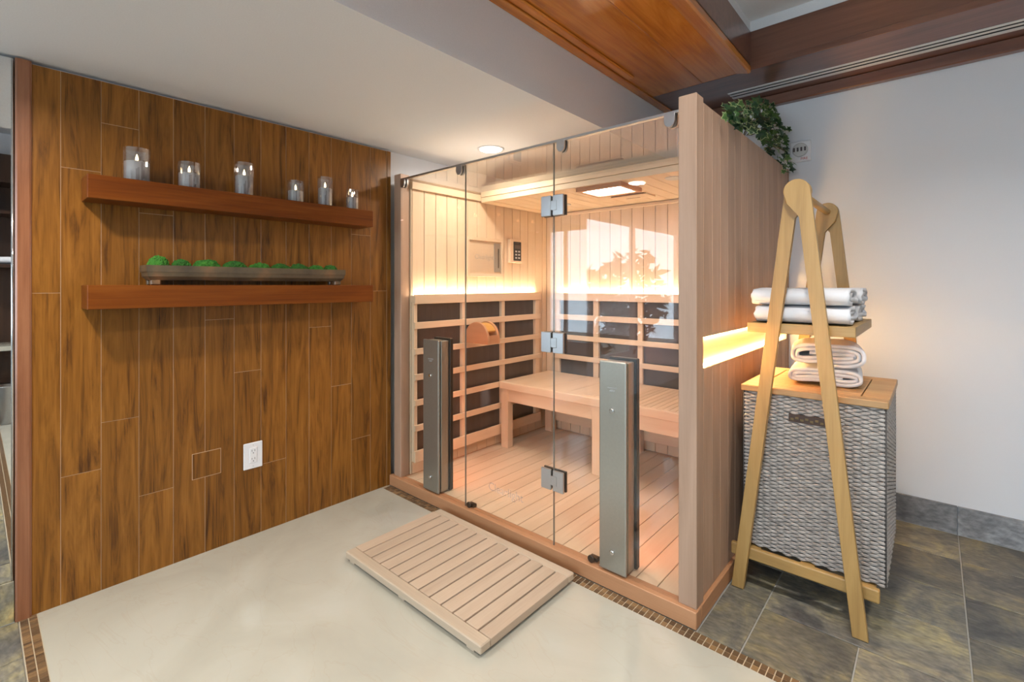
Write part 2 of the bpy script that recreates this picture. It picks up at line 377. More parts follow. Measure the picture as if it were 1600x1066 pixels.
# cladding: backing with planks
box('backing', XW, XP - .0008, .112, 1.754, 0, 2.104, 'joint', wl)
edges = [.152, .233, .355, .480, .605, .730, .855, .980, 1.106, 1.231, 1.360, 1.486, 1.613, 1.728]
joints = {0: [1.23], 1: [.502, 1.727], 2: [.692, 1.932], 3: [.346, 1.574], 4: [], 5: [1.096], 6: [.83], 7: [.344], 8: [1.36], 9: [1.027], 10: [.681], 11: [.347, 1.562], 12: [1.225]}
for i, (a, b) in enumerate(zip(edges, edges[1:])):
    zs = [0.0] + joints[i] + [2.104]
    for za, zb in zip(zs, zs[1:]):
        box('plank', XP - .004, XP + random.uniform(.0, .0006), a + .0009, b - .0009, za + .0009, zb - .0009, 'teak_v', wl, .0005)
box('patch_plank', XP - .002, XP + .0022, .679, .795, .358, .474, 'teak_v', wl, .0008)
bm = bmesh.new(); bm_box(bm, XP - .001, XP + .0014, .677, .797, .356, .476); finish(bm, 'patch_joint', 'joint', wl)
t1 = prism('trim_1', [(XW, .108), (XP + .004, .108), (XP + .008, .114), (XP + .008, .146), (XP + .004, .152), (XW, .152)], 'Z', 0, 2.112, 'trim_red'); tag(t1, 'mahogany edge trim at the left end of the plank wall', 'trim', kind=ST)
t2 = prism('trim_2', [(XW, 1.730), (XP + .003, 1.730), (XP + .003, 1.756), (XW, 1.756)], 'Z', 0, 2.104, 'teak_v'); tag(t2, 'narrow teak edge trim at the sauna end of the plank wall', 'trim', kind=ST)
# stone baseboard + mirror to the left of the cladding
bb = box('baseboard_left', XW, XP + .004, WY1, .107, 0, .004, 'grout'); tag(bb, 'grey slate baseboard under the mirror', 'baseboard', kind=ST)
for a, b in ((-.55, -.196), (-.196, .107)): box('baseboard_tile', XW, XP + .006, a + .001, b - .001, .004, .156, 'slate', bb, .001)
mi = thing('wall_mirror', (XP, -.15, .16), 'tall frameless mirror beside the left end of the plank wall', 'mirror')
box('mirror_glass', XW + .004, XP - .001, -.50, .099, .158, 2.108, 'mirror', mi)
tube('edge_strip', [(XP, .102, .158), (XP, .102, 2.106)], .004, 'chrome', mi)
# window_1
wn = bpy.data.objects.new('window_1', None); COL.objects.link(wn); wn.location = (XW, (WY0 + WY1) / 2, WZ0); tag(wn, 'wide garden window beyond the mirror', 'window', kind=ST)
for (y0, y1, z0, z1) in ((WY0, WY0 + .05, WZ0, WZ1), (WY1 - .05, WY1, WZ0, WZ1), (WY0, WY1, WZ0, WZ0 + .05), (WY0, WY1, WZ1 - .05, WZ1), (-1.66, -1.60, WZ0, WZ1)):
    box('frame_bar', XW - .075, XW - .025, y0, y1, z0, z1, 'white_plastic', wn)
for y0, y1 in ((WY0 + .05, -1.66), (-1.60, WY1 - .05)): box('pane', XW - .053, XW - .047, y0, y1, WZ0 + .05, WZ1 - .05, 'pane', wn)
# --- other walls
wb = box('wall_back', XW - .1, XRW + .1, YB, YB + .1, -.006, ZT + .1, 'paint'); tag(wb, 'plain white back wall behind the sauna and rack', 'wall', kind=ST)
wr = box('wall_right', XRW, XRW + .1, YFW - .1, YB, -.006, ZT + .1, 'paint'); tag(wr, 'white wall on the right, out of frame', 'wall', kind=ST)
FX0, FX1, FZ0, FZ1 = -1.85, 1.05, .25, 2.25
bm = bmesh.new()
for (x0, x1, z0, z1) in ((XW - .1, FX0, -.006, ZT + .1), (FX1, XRW, -.006, ZT + .1), (FX0, FX1, -.006, FZ0), (FX0, FX1, FZ1, ZT + .1)): bm_box(bm, x0, x1, YFW - .1, YFW, z0, z1)
wf = finish(bm, 'wall_front', 'paint')
wn2 = bpy.data.objects.new('window_2_added', None); COL.objects.link(wn2); wn2.location = (-.4, YFW, FZ0); tag(wn2, 'large unseen window added behind the viewer for daylight', 'window', kind=ST)  # window added out of view to bring in extra daylight
for (x0, x1, z0, z1) in ((FX0, FX0 + .05, FZ0, FZ1), (FX1 - .05, FX1, FZ0, FZ1), (FX0, FX1, FZ0, FZ0 + .05), (FX0, FX1, FZ1 - .05, FZ1), (-.43, -.37, FZ0, FZ1)): box('frame_bar', x0, x1, YFW - .075, YFW - .025, z0, z1, 'white_plastic', wn2)
for x0, x1 in ((FX0 + .05, -.43), (-.37, FX1 - .05)): box('pane', x0, x1, YFW - .053, YFW - .047, FZ0 + .05, FZ1 - .05, 'pane', wn2)
tag(wf, 'white wall behind the viewer', 'wall', kind=ST)
bbk = box('baseboard_back', -.655, XRW, YB - .012, YB - .001, 0, .003, 'grout'); tag(bbk, 'grey slate tile baseboard along the white back wall', 'baseboard', kind=ST)
xs = [-.655, -.50, .092, .69, 1.29, XRW]
for a, b in zip(xs, xs[1:]): box('baseboard_tile', a + .001, b - .001, YB - .014, YB, .003, .145, 'slate_cool', bbk, .001)

# --- ceiling
ce = box('ceiling', -.80, XRW + .1, YFW - .1, 2.86, ZT, ZT + .08, 'paint_ceil'); tag(ce, 'white tray ceiling with wood border and low painted soffit', 'ceiling', kind=ST)
XS = -1.356
bm = bmesh.new(); bm_box(bm, XW, XS, YFW, YB, ZC, ZW + .25); finish(bm, 'soffit', 'paint_ceil', ce)
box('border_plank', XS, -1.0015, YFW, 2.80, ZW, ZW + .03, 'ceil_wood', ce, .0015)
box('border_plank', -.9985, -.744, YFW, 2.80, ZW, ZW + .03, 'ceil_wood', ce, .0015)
box('border_plank', XS, XRW, 2.802, YB, ZW - .0004, ZW + .03, 'ceil_wood_x', ce, .0015)
prism('border_moulding', [(XS, 2.424), (XS + .055, 2.424), (XS + .062, 2.430), (XS, 2.430)], 'Y', YFW, YB, 'ceil_wood', ce) if False else \
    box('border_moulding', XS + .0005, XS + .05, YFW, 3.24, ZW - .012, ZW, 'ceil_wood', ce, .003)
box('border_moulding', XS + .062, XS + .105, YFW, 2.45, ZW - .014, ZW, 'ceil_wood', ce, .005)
box('border_moulding', XS, XRW, YB - .05, YB, 2.367, ZW, 'ceil_wood_x', ce, .006)
# tray lip and inner faces
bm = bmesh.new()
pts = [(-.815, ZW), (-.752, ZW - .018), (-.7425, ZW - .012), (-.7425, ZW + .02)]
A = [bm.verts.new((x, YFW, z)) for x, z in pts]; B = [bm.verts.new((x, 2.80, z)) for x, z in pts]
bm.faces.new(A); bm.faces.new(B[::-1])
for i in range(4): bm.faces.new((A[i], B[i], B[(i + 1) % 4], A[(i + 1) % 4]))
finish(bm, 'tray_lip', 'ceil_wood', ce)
box('tray_fascia', -.765, -.744, YFW, 2.806, ZW, 2.64, 'ceil_wood_x', ce, .001)
box('tray_fascia', -.764, XRW, 2.806, 2.83, ZW + .0006, 2.64, 'ceil_wood_x', ce, .001)
box('tray_cove', -.765, -.750, YFW, 2.82, 2.64, ZT, 'paint_ceil', ce)
box('tray_cove', -.75, XRW, 2.815, 2.84, 2.64, ZT, 'paint_ceil', ce)

# --- linear air vent
vt = thing('air_vent', (.25, 3.11, ZW), 'long white two-slot air vent in the dark wood ceiling border', 'vent')
for y0, y1 in ((3.052, 3.072), (3.092, 3.112), (3.135, 3.165)): box('vent_bar', -.94, XRW - .05, y0, y1, ZW - .004, ZW + .002, 'white_vent', vt, .0008)
for y0, y1 in ((3.072, 3.092), (3.112, 3.135)): box('slot', -.93, XRW - .06, y0, y1, ZW - .0015, ZW + .002, 'dark_hole', vt)

# --- recessed lamps
def downlight(x, y, z, r, power, label, col=(1, .91, .80), spread=140, grp='recessed ceiling lamps'):
    t = thing('downlight', (x, y, z), label, 'lamp', grp)
    lathe('trim_ring', [(r * .80, -.0005), (r * .82, -.004), (r, -.004), (r * 1.02, -.0005)], (x, y, z), 'white_plastic', t, 32)
    lathe('lens', [(r * .78, -.0065), (r * .80, -.0048)], (x, y, z), 'lamp', t, 32)
    a = area('downlight_lamp', (x, y, z - .012), r * 1.5, power, col, spread); par(a, t)
    return t
downlight(-2.092, 2.169, ZC, .085, 10, 'round recessed lamp glowing in the soffit above the sauna', spread=170)
downlight(-1.85, -.12, ZC, .085, 20, 'round recessed lamp in the soffit before the plank wall, out of frame', spread=160)
downlight(-.20, 1.15, ZT, .085, 20, 'round recessed lamp in the tray ceiling above the marble, added unseen as fill light', (1, .98, .95))  # this and the next two tray lamps are added unseen to light the floor
downlight(.75, 1.15, ZT, .085, 20, 'round recessed lamp in the tray ceiling nearest the right wall, added unseen as fill light', (1, .98, .95))
downlight(-.20, -.80, ZT, .085, 20, 'round recessed lamp in the tray ceiling behind the viewer, added unseen as fill light', (1, .98, .95))

# ================================================================ SHELVES AND WHAT STANDS ON THEM
s1 = box('floating_shelf', XP + .0015, XP + .15, .294, 1.538, 1.597, 1.690, 'shelf', None, .002); tag(s1, 'upper mahogany floating shelf holding six glass candles', 'shelf', 'floating mahogany shelves')
s2 = box('floating_shelf', XP + .0015, XP + .15, .294, 1.538, 1.166, 1.261, 'shelf', None, .002); tag(s2, 'lower mahogany floating shelf under the moss planter', 'shelf', 'floating mahogany shelves')
cand = [(.458, .047, .138, .084, 'wide tall candle in smoked glass, leftmost on the upper shelf'),
        (.645, .044, .116, .070, 'wide short candle in smoked glass, second from the left'),
        (.872, .042, .158, .096, 'tallest candle in smoked glass, third from the left on the shelf'),
        (1.120, .041, .112, .062, 'short candle in smoked glass, third from the right on the shelf'),
        (1.281, .040, .158, .100, 'tall slim candle in smoked glass, second from the right'),
        (1.444, .036, .114, .072, 'smallest candle in smoked glass, at the right end of the shelf')]
for y, r, h, wx, lab in cand:
    x = XP + .082; z = 1.6901
    t = thing('candle', (x, y, z), lab, 'candle', 'glass candles on the upper shelf')
    bm = bmesh.new(); seg = 48
    prof = [(r, 0), (r, h), (r - .003, h), (r - .003, .004)]
    rings = [[bm.verts.new((x + rr * math.cos(2 * math.pi * i / seg), y + rr * math.sin(2 * math.pi * i / seg), z + hh)) for i in range(seg)] for rr, hh in prof]
    for a, b in zip(rings, rings[1:]):
        for i in range(seg): bm.faces.new((a[i], a[(i + 1) % seg], b[(i + 1) % seg], b[i]))
    bm.faces.new(rings[0][::-1]); bm.faces.new(rings[-1])
    g = finish(bm, 'glass_cup', 'glass_cup', t)
    for p in g.data.polygons: p.use_smooth = False
    lathe('wax', [(r - .0045, .006), (r - .0045, wx - .002), (r - .010, wx), (r - .02, wx - .003)], (x, y, z), 'wax', t, 28)
    tube('wick', [(x, y, z + wx - .004), (x + .001, y, z + wx + .010)], .0012, 'wick', t, 6)
    hh = .034
    lathe('flame', [(.0006, .002), (.0045, .008), (.0058, .013), (.0042, .022), (.0018, .030), (.0003, hh)], (x, y, z + wx), 'flame', t, 10)
# moss planter
pt = thing('moss_planter', (XP + .07, .925, 1.2611), 'long shallow glazed clay planter on the lower shelf', 'planter')
bm = bmesh.new()
y0, y1, xa, xb = .480, 1.372, XP + .018, XP + .135
def ring(dx, dy, z): return [bm.verts.new(p) for p in ((xa + dx, y0 + dy, z), (xb - dx, y0 + dy, z), (xb - dx, y1 - dy, z), (xa + dx, y1 - dy, z))]
rg = [ring(.020, .018, 1.282), ring(.006, .006, 1.298), ring(.003, .004, 1.312), ring(0, 0, 1.318), ring(0, 0, 1.345), ring(.010, .010, 1.345), ring(.012, .012, 1.320)]
for a, b in zip(rg, rg[1:]):
    for i in range(4): bm.faces.new((a[i], a[(i + 1) % 4], b[(i + 1) % 4], b[i]))
bm.faces.new(rg[0][::-1]); bm.faces.new(rg[-1])
bmesh.ops.subdivide_edges(bm, edges=[e for e in bm.edges if abs(e.verts[0].co.y - e.verts[1].co.y) > .5], cuts=16)
for v in bm.verts: v.co += Vector(noise.noise_vector(v.co * 9)) * .0018
finish(bm, 'trough', 'terracotta', pt)
for yy in (.515, 1.335):
    for xx in (xa + .028, xb - .028): box('foot', xx - .014, xx + .014, yy - .018, yy + .018, 1.2615, 1.2835, 'terracotta', pt, .004)
mounds = [(.533, .0425, .044, 'leftmost and tallest round moss clump in the planter'), (.616, .0415, .033, 'second moss clump from the left in the planter'), (.716, .062, .036, 'wide third moss clump from the left in the planter'),
          (.833, .058, .033, 'fourth moss clump from the left in the planter'), (.945, .056, .029, 'middle moss clump, fifth in the planter row'), (1.044, .052, .028, 'fourth moss clump from the right in the planter'),
          (1.140, .054, .030, 'third moss clump from the right in the planter'), (1.232, .048, .026, 'second moss clump from the right in the planter'), (1.314, .043, .028, 'rightmost moss clump in the planter')]
for my, mr, mh, lab in mounds:
    bm = bmesh.new(); bmesh.ops.create_icosphere(bm, subdivisions=5, radius=1)
    for v in bm.verts:
        d = v.co.normalized()
        k = 1 + .10 * noise.noise(d * 3 + Vector((my * 31, 0, 0))) + .07 * noise.noise(d * 14 + Vector((my * 17, 3, 0))) + .05 * random.uniform(-1, 1)
        v.co = Vector((XP + .077 + d.x * .036 * k, my + d.y * mr * .97 * k, 1.3215 + max(d.z, 0) ** .8 * (mh + .020) * k))
    tag(finish(bm, 'moss_clump', 'moss'), lab, 'moss', 'moss clumps in the planter')
# outlet
ot = thing('power_outlet', (XP, .94, .336), 'white power outlet low on the plank wall', 'outlet')
box('cover_plate', XP + .001, XP + .007, .896, .985, .337, .468, 'white_plastic', ot, .0025)
rc = box('receptacle', XP + .006, XP + .0095, .922, .958, .366, .442, 'white_plastic', ot, .0015)
for zz in (.384, .424):
    for yy, hh in ((.934, .004), (.947, .005)): box('slot', XP + .0085, XP + .0098, yy - .001, yy + .001, zz - hh + .004, zz + hh + .004, 'dark_hole', rc)
    lathe('ground_hole', [(.0025, .0085), (.0025, .0098)], (XP, .9405, zz - .008), 'dark_hole', rc, 10, 'X')
for zz in (.349, .455): lathe('screw', [(.0028, .006), (.0028, .0078)], (XP, .9405, zz), 'grey_mark', ot, 10, 'X')

# ================================================================ SAUNA
SX0, SX1, SY0, SY1 = -2.548, -.651, 1.762, 3.285
sa = thing('infrared_sauna', ((SX0 + SX1) / 2, (SY0 + SY1) / 2, 0), 'pale wood infrared sauna cabin with a glass front and lit niche', 'sauna')
# base
bs = box('base', -2.572, -.646, 1.745, 1.800, 0.001, .066, 'cedar_x', sa, .003)
box('base_side', -.702, -.6465, 1.8005, SY1, .001, .066, 'cedar_y', sa, .003)
box('base_side', -2.572, -2.47, 1.8005, SY1, .001, .066, 'cedar_y', sa, .003)
# floor
fo = box('cabin_floor', -2.47, -.702, 1.8005, 3.245, .002, .052, 'groove', sa)
xe = [-2.47] + [-.912 + .0915 * k for k in range(-16, 3)]; xe = [x for x in xe if -2.44 < x < -.71 or x == -2.47] + [-.702]
for a, b in zip(xe, xe[1:]): box('floor_plank', a + .0017, b - .0017, 1.801, 3.244, .050, .065, 'bass_y', fo, .001)
# front posts
box('front_post', SX0, -2.480, SY0 + .003, 1.832, .066, 1.955, 'cedar_v', sa, .002)
box('front_post', -.719, SX1, SY0, 1.832, .066, 1.970, 'cedar_v', sa, .002)
# right wall: planks above and below the light niche
rw = box('right_wall', -.730, -.712, 1.833, 3.244, .066, 1.955, 'bass_v', sa)
NZ0, NZ1, NY0, NY1 = .941, 1.060, 1.838, 3.235
ye = [1.833, 1.859] + [1.859 + .0965 * k for k in range(1, 15)] + [3.27]
for a, b in zip(ye, ye[1:]):
    box('side_plank', -.690, -.660, a + .0009, b - .0009, NZ1, 1.962, 'cedar_v', rw, .0012)
    box('side_plank', -.690, -.660, a + .0009, b - .0009, .067, NZ0, 'cedar_v', rw, .0012)
box('side_backing', -.711, -.691, 1.833, 3.27, .067, 1.955, 'bass_y', rw)
box('niche_back', -.692, -.6885, NY0, NY1, NZ0, NZ1, 'bass_y', rw)
box('niche_end', -.690, -.660, NY1, 3.27, NZ0, NZ1, 'cedar_v', rw)
box('niche_end', -.690, -.660, 1.833, NY0, NZ0, NZ1, 'cedar_v', rw)
box('led_strip', -.6880, -.6800, NY0 + .002, NY1 - .002, NZ1 - .006, NZ1 - .001, 'led_niche', rw)
box('led_strip', -.6880, -.6800, NY0 + .002, NY1 - .002, NZ0 + .001, NZ0 + .006, 'led_niche', rw)
box('rear_post', -.690, -.656, 3.2705, SY1, .067, 1.965, 'cedar_v', sa, .002)
# left wall
lw_ = box('left_wall', SX0, -2.492, 1.833, SY1, .066, 1.940, 'groove', sa)
le = [1.8335, 1.845] + [1.845 + .0957 * k for k in range(1, 15)] + [3.24]
le = [v for v in le if v < 3.22] + [3.244]
for a, b in zip(le, le[1:]):
    ny0, ny1, nz0, nz1 = 2.315, 2.675, 1.335, 1.595
    segs = [(.066, 1.868)]
    box('wall_plank', -2.492, -2.470, a + .0017, b - .0017, .067, 1.868, 'bass_v', lw_, .0014)
box('top_trim', -2.4915, -2.452, 1.834, 3.244, 1.8685, 1.914, 'bass_y', lw_, .002)
# back wall
bw = box('rear_wall', -2.491, -.712, 3.262, SY1, .066, 1.940, 'groove', sa)
be = [-2.47] + [-2.224 + .0915 * k for k in range(-2, 18)]; be = [x for x in be if x < -.75] + [-.7305]
for a, b in zip(be, be[1:]):
    box('wall_plank', a + .0017, b - .0017, 3.242, 3.262, .067, 1.915, 'bass_v', bw, .0014)
box('cornice', -2.469, -.7305, 3.222, 3.2415, 1.832, 1.8555, 'bass_x', bw, .003)
# heater frames
RZ = [(1.142, 1.202), (.986, 1.028), (.825, .863), (.664, .702), (.504, .542), (.345, .383), (.150, .222)]
hl = box('side_heater', -2.4695, -2.4600, 1.840, 3.095, .152, 1.150, 'heater', sa); tag(hl, 'left wall heater behind a pale wood lattice')
for i, (a, b) in enumerate(((1.832, 1.858), (2.240, 2.275), (2.641, 2.677), (3.048, 3.10))): box('stile', -2.460, -2.434, a, b, .152, 1.15, 'bass_v', hl, .0015)
for z0, z1 in RZ: box('rail', -2.434, -2.420, 1.830, 3.102, z0, z1, 'bass_y', hl, .0018)
box('led_strip', -2.4460, -2.4360, 1.850, 3.085, 1.1955, 1.2005, 'led_sauna', hl)
box('ledge', -2.4695, -2.4345, 1.832, 3.10, 1.1505, 1.1945, 'bass_y', hl)
hb_ = box('rear_heater', -2.345, -.765, 3.2340, 3.2412, .152, 1.150, 'heater', sa); tag(hb_, 'rear wall heater behind a pale wood lattice')
for a, b in ((-2.358, -2.312), (-1.988, -1.942), (-1.614, -1.574), (-1.240, -1.200), (-.805, -.760)): box('stile', a, b, 3.210, 3.234, .152, 1.15, 'bass_v', hb_, .0015)
for z0, z1 in RZ: box('rail', -2.360, -.758, 3.196, 3.210, z0 - .004, z1 - .004, 'bass_x', hb_, .0018)
box('led_strip', -2.335, -.775, 3.2120, 3.2220, 1.1915, 1.1965, 'led_sauna', hb_)
box('ledge', -2.358, -.760, 3.2105, 3.2415, 1.1505, 1.1905, 'bass_x', hb_)
# media niche window on the left wall
mn = box('media_niche', -2.4705, -2.4665, 2.325, 2.665, 1.345, 1.587, 'bass_y', sa); tag(mn, 'small wood-framed niche with a glass front')
for y0, y1, z0, z1 in ((2.305, 2.328, 1.322, 1.606), (2.660, 2.683, 1.322, 1.606), (2.328, 2.660, 1.584, 1.606), (2.328, 2.660, 1.322, 1.348)): box('niche_frame', -2.4695, -2.452, y0, y1, z0, z1, 'bass_y', mn, .0015)
box('niche_glass', -2.4600, -2.4575, 2.329, 2.659, 1.349, 1.583, M['glass'], mn)
box('media_player', -2.4660, -2.4610, 2.590, 2.655, 1.36, 1.575, 'nickel', mn, .001)
box('player_slot', -2.4612, -2.4606, 2.628, 2.640, 1.39, 1.535, 'black', mn)
text('niche_mark', 'Clearlight', .05, Matrix.Translation((-2.4572, 2.48, 1.465)) @ Matrix.Rotation(math.pi / 2, 4, 'Z') @ Matrix.Rotation(math.pi / 2, 4, 'X'), 'etch', mn, .0002)
# control keypad
kp = box('control_keypad', -2.4695, -2.440, 2.745, 2.895, 1.435, 1.618, 'bass_v', sa, .003); tag(kp, 'control keypad with a dark display on a wood block')
box('display', -2.4402, -2.4375, 2.782, 2.872, 1.452, 1.600, 'black', kp, .001)
box('screen', -2.4376, -2.4370, 2.795, 2.860, 1.545, 1.575, 'heater', kp)
for k in range(3):
    for j in range(2): box('key', -2.4376, -2.4366, 2.800 + .035 * j, 2.822 + .035 * j, 1.468 + k * .025, 1.480 + k * .025, 'grey_mark', kp, .0005)
text('keypad_mark', 'Clearlight', .013, Matrix.Translation((-2.4373, 2.827, 1.589)) @ Matrix.Rotation(math.pi / 2, 4, 'Z') @ Matrix.Rotation(math.pi / 2, 4, 'X'), 'etch', kp, .0002)
# headrest hung on the side heater
hr = prism('headrest', [(0, 0)] + [(.222 * (1 - math.cos(a)) / 2 + 0, .145 * math.sin(a) ** .75) for a in [math.pi * k / 16 for k in range(1, 16)]] + [(.222, 0)], 'Y', 2.250, 2.270, 'cedar_x', sa, .002)
def shift(o, v):
    for vv in o.data.vertices: vv.co += Vector(v)
shift(hr, (-2.4195, 0, .868)); tag(hr, 'rounded wooden headrest hung on the side heater')
h2 = prism('side_plate', [(0, 0)] + [(.222 * (1 - math.cos(a)) / 2, .145 * math.sin(a) ** .75) for a in [math.pi * k / 16 for k in range(1, 16)]] + [(.222, 0)], 'Y', 2.348, 2.368, 'cedar_x', hr, .002); shift(h2, (-2.4195, 0, .868))
cur = [(.214 * (1 - math.cos(a)) / 2 + .003, .136 * math.sin(a) ** .75) for a in [math.pi * k / 16 for k in range(1, 14)]]
h3 = prism('curved_slat', cur + [(u - .004, v - .010) for u, v in reversed(cur)], 'Y', 2.2705, 2.3475, 'amber', hr); shift(h3, (-2.4195, 0, .868))
box('front_slat', -2.212, -2.199, 2.2705, 2.3475, .868, .925, 'cedar_y', hr, .001)
# bench
bn = box('bench', -2.412, -.7315, 2.5905, 2.620, .497, .549, 'bass_x', sa, .003); tag(bn, 'pale wood bench along the rear wall')
xs = [-2.412, -2.05, -1.70, -1.36, -1.325]
xs = [-2.412, -2.215, -2.02, -1.825, -1.63, -1.43]
while xs[-1] < -.80: xs.append(xs[-1] + .038)
xs[-1] = -.7315
for a, b in zip(xs, xs[1:]): box('seat_board', a + .0012, b - .0012, 2.6205, 3.192, .520, .5485, 'bass_y', bn, .0012)
box('seat_board', -1.70, -1.62, 2.640, 2.720, .5486, .5505, 'bass_y', bn, .0006)
box('apron', -2.395, -.7315, 2.606, 2.630, .408, .4965, 'bass_x', bn, .002)
for lx in (-2.400, -1.620, -.800):
    box('leg', lx, lx + .066, 2.598, 2.655, .066, .4965, 'bass_v', bn, .002)
    box('leg', lx, lx + .066, 3.130, 3.190, .066, .5195, 'bass_v', bn, .002)
# canopy (wooden rear part of the roof)
ca = box('canopy', -2.469, -.7315, 2.448, 3.240, 1.874, 1.931, 'groove', sa); tag(ca, 'wooden roof panel over the bench')
box('front_board', -2.451, -.7315, 2.440, 2.462, 1.857, 1.8925, 'bass_x', ca, .002)
box('front_board', -2.451, -.7315, 2.436, 2.4475, 1.894, 1.931, 'bass_x', ca, .002)
box('border_board', -2.451, -2.36, 2.4625, 3.24, 1.857, 1.8735, 'bass_y', ca, .001)
cx = [-2.3595 + .0985 * k for k in range(17)] + [-.7315]
for a, b in zip(cx, cx[1:]): box('roof_plank', a + .0017, b - .0017, 2.4625, 3.24, 1.8605, 1.8735, 'bass_y', ca, .001)
cl = bpy.data.objects.new('x', None); bpy.data.objects.remove(cl)
cf = box('colour_lamp', -1.625, -1.375, 2.505, 2.700, 1.845, 1.850, 'chromo', ca); tag(cf, 'glowing pinkish white ceiling lamp in a wood frame')
for x0, x1, y0, y1 in ((-1.655, -1.345, 2.470, 2.500), (-1.655, -1.345, 2.705, 2.735), (-1.655, -1.630, 2.5005, 2.7045), (-1.370, -1.345, 2.5005, 2.7045)): box('lamp_frame', x0, x1, y0, y1, 1.835, 1.8604, 'cedar_x', cf, .002)
sv = box('slide_vent', -1.64, -1.385, 2.870, 3.010, 1.850, 1.8602, 'bass_x', ca, .001)
box('vent_slot', -1.632, -1.40, 2.862, 2.8698, 1.853, 1.8602, 'groove', sv); box('pull_slot', -1.57, -1.47, 2.955, 2.967, 1.8492, 1.8502, 'groove', sv)
for x, y in ((-2.057, 2.921), (-1.086, 2.60)): lathe('speaker_grille', [(.045, -.004), (.05, 0)], (x, y, 1.8604), 'grey_mark', ca, 24)
# glass
gz0, gz1 = .0665, 1.912
gp = []
for i, (a, b) in enumerate(((-2.4795, -1.9005), (-1.8975, -1.3085), (-1.3055, -.7195))):
    g = box('glass_panel', a, b, 1.768, 1.778, gz0, gz1, 'glass', sa); gp.append(g)
M['seal'] = plain('glass_edge_seal', (.16, .15, .125), .4)
box('edge_seal', -1.9004, -1.8976, 1.769, 1.777, gz0, gz1, 'seal', gp[1]); box('edge_seal', -1.3084, -1.3056, 1.769, 1.777, gz0, gz1, 'seal', gp[2])
box('glass_roof', -2.4795, -.7315, 1.79, 2.4355, 1.9155, 1.9235, 'glass_roof', sa)
box('top_channel', -2.4795, -.7195, 1.763, 1.784, 1.9125, 1.9235, 'nickel', sa, .001)
for i, x in enumerate((-2.454, -1.940, -1.260, -.753)):
    pts = [(x - .021, 1.914), (x - .021, 1.886)] + [(x - .021 * math.cos(a), 1.886 - .023 * math.sin(a)) for a in [math.pi * k / 10 for k in range(1, 10)]] + [(x + .021, 1.886), (x + .021, 1.914)]
    prism('glass_clip', pts, 'Y', 1.757, 1.7675, 'nickel', gp[[0, 0, 2, 2][i]], .001)
    prism('glass_clip', pts, 'Y', 1.7785, 1.789, 'nickel', gp[[0, 0, 2, 2][i]], .001)
for zc in (1.625, .998, .368):
    h = box('hinge', -1.370, -1.3135, 1.756, 1.7676, zc - .047, zc + .047, 'nickel', gp[2], .002)
    box('hinge_leaf', -1.3035, -1.244, 1.756, 1.7676, zc - .047, zc + .047, 'nickel', h, .002)
    box('hinge_leaf', -1.370, -1.244, 1.7785, 1.790, zc - .047, zc + .047, 'bronze', h, .002)
    box('hinge_knuckle', -1.3130, -1.279, 1.754, 1.7560, zc - .022, zc + .022, 'nickel', h, .001)
for x in (-1.866, -1.104):
    lathe('bottom_clip', [(.014, .004), (.016, .006), (.016, .0105)], (x, 1.757, .083), 'bronze', gp[1], 20, 'Y')
    box('clip_foot', x - .020, x + .022, 1.779, 1.805, .0665, .084, 'bronze', gp[1], .003)
text('glass_mark', 'Clearlight', .060, Matrix.Translation((-1.605, 1.7674, .224)) @ Matrix.Rotation(math.pi / 2, 4, 'X'), 'etch', gp[1], .0002)
M['etch'].node_tree.nodes['Principled BSDF'].inputs['Alpha'].default_value = .16
# front heaters on the glass
for x0, x1 in ((-2.245, -2.105), (-1.058, -.932)):
    h = box('front_heater', x0, x1, 1.7545, 1.7675, .072, .945, 'steel', sa, .005, 2); tag(h, 'brushed steel heater tower on the glass front')
    box('heater_box', x0 + .004, x1 - .004, 1.7785, 1.835, .074, .940, 'steel', h, .003)
    box('heater_guard', x0 + .001, x1 + .006, 1.8355, 1.862, .072, .952, 'black', h, .003)
    box('heater_element', x0 + .02, x1 - .02, 1.8622, 1.8650, .12, .90, 'heat_glow', h)
    cx_ = (x0 + x1) / 2
    for zz in (.74, .155): lathe('bolt', [(.009, 0), (.0105, -.002), (.0105, -.006), (.008, -.008)], (cx_, 1.7545, zz), 'chrome', h, 16, 'Y')
    box('name_plate', cx_ - .022, cx_ + .022, 1.7535, 1.7544, .832, .838, 'etch', h); box('name_plate', cx_ - .012, cx_ + .012, 1.7535, 1.7544, .820, .827, 'etch', h)
# latch hardware on the left wall
for zz, a, b in ((.340, .010, .030), (.272, .008, .016), (.211, .016, .040)):
    box('latch', -2.4695, -2.458, 1.8365 - .001, 1.8365 + b, zz - a, zz + a, 'bronze', sa, .004)

# ================================================================ MAT
mt = thing('floor_mat', (-1.58, 1.405, 0), 'slatted pale wood step mat before the sauna door', 'mat')
mx0, mx1, my0, my1 = -2.012, -1.140, 1.132, 1.690
box('rail', mx0, mx1, my0, my0 + .050, .014, .045, 'mat_x', mt, .004); box('rail', mx0, mx1, my1 - .045, my1, .014, .045, 'mat_x', mt, .004)
gx = [-1.948 + (1.948 - 1.202) * k / 11 for k in range(12)]
xe = [mx0] + gx + [mx1]
for a, b in zip(xe, xe[1:]): box('slat', a + (.0037 if a != mx0 else 0), b - (.0037 if b != mx1 else 0), my0 + .0503, my1 - .0453, .0345 if a != mx0 and b != mx1 else .015, .0449, 'mat_y', mt, .0015)
box('underlay', mx0 + .0605, mx1 - .0585, my0 + .0503, my1 - .0453, .016, .0343, 'mat_under', mt)
for xx in (mx0 + .04, -1.6, mx1 - .06):
    for yy in (my0 + .02, my1 - .03): box('foot', xx - .02, xx + .02, yy - .012, yy + .012, .0005, .0138, 'mat_x', mt, .002)

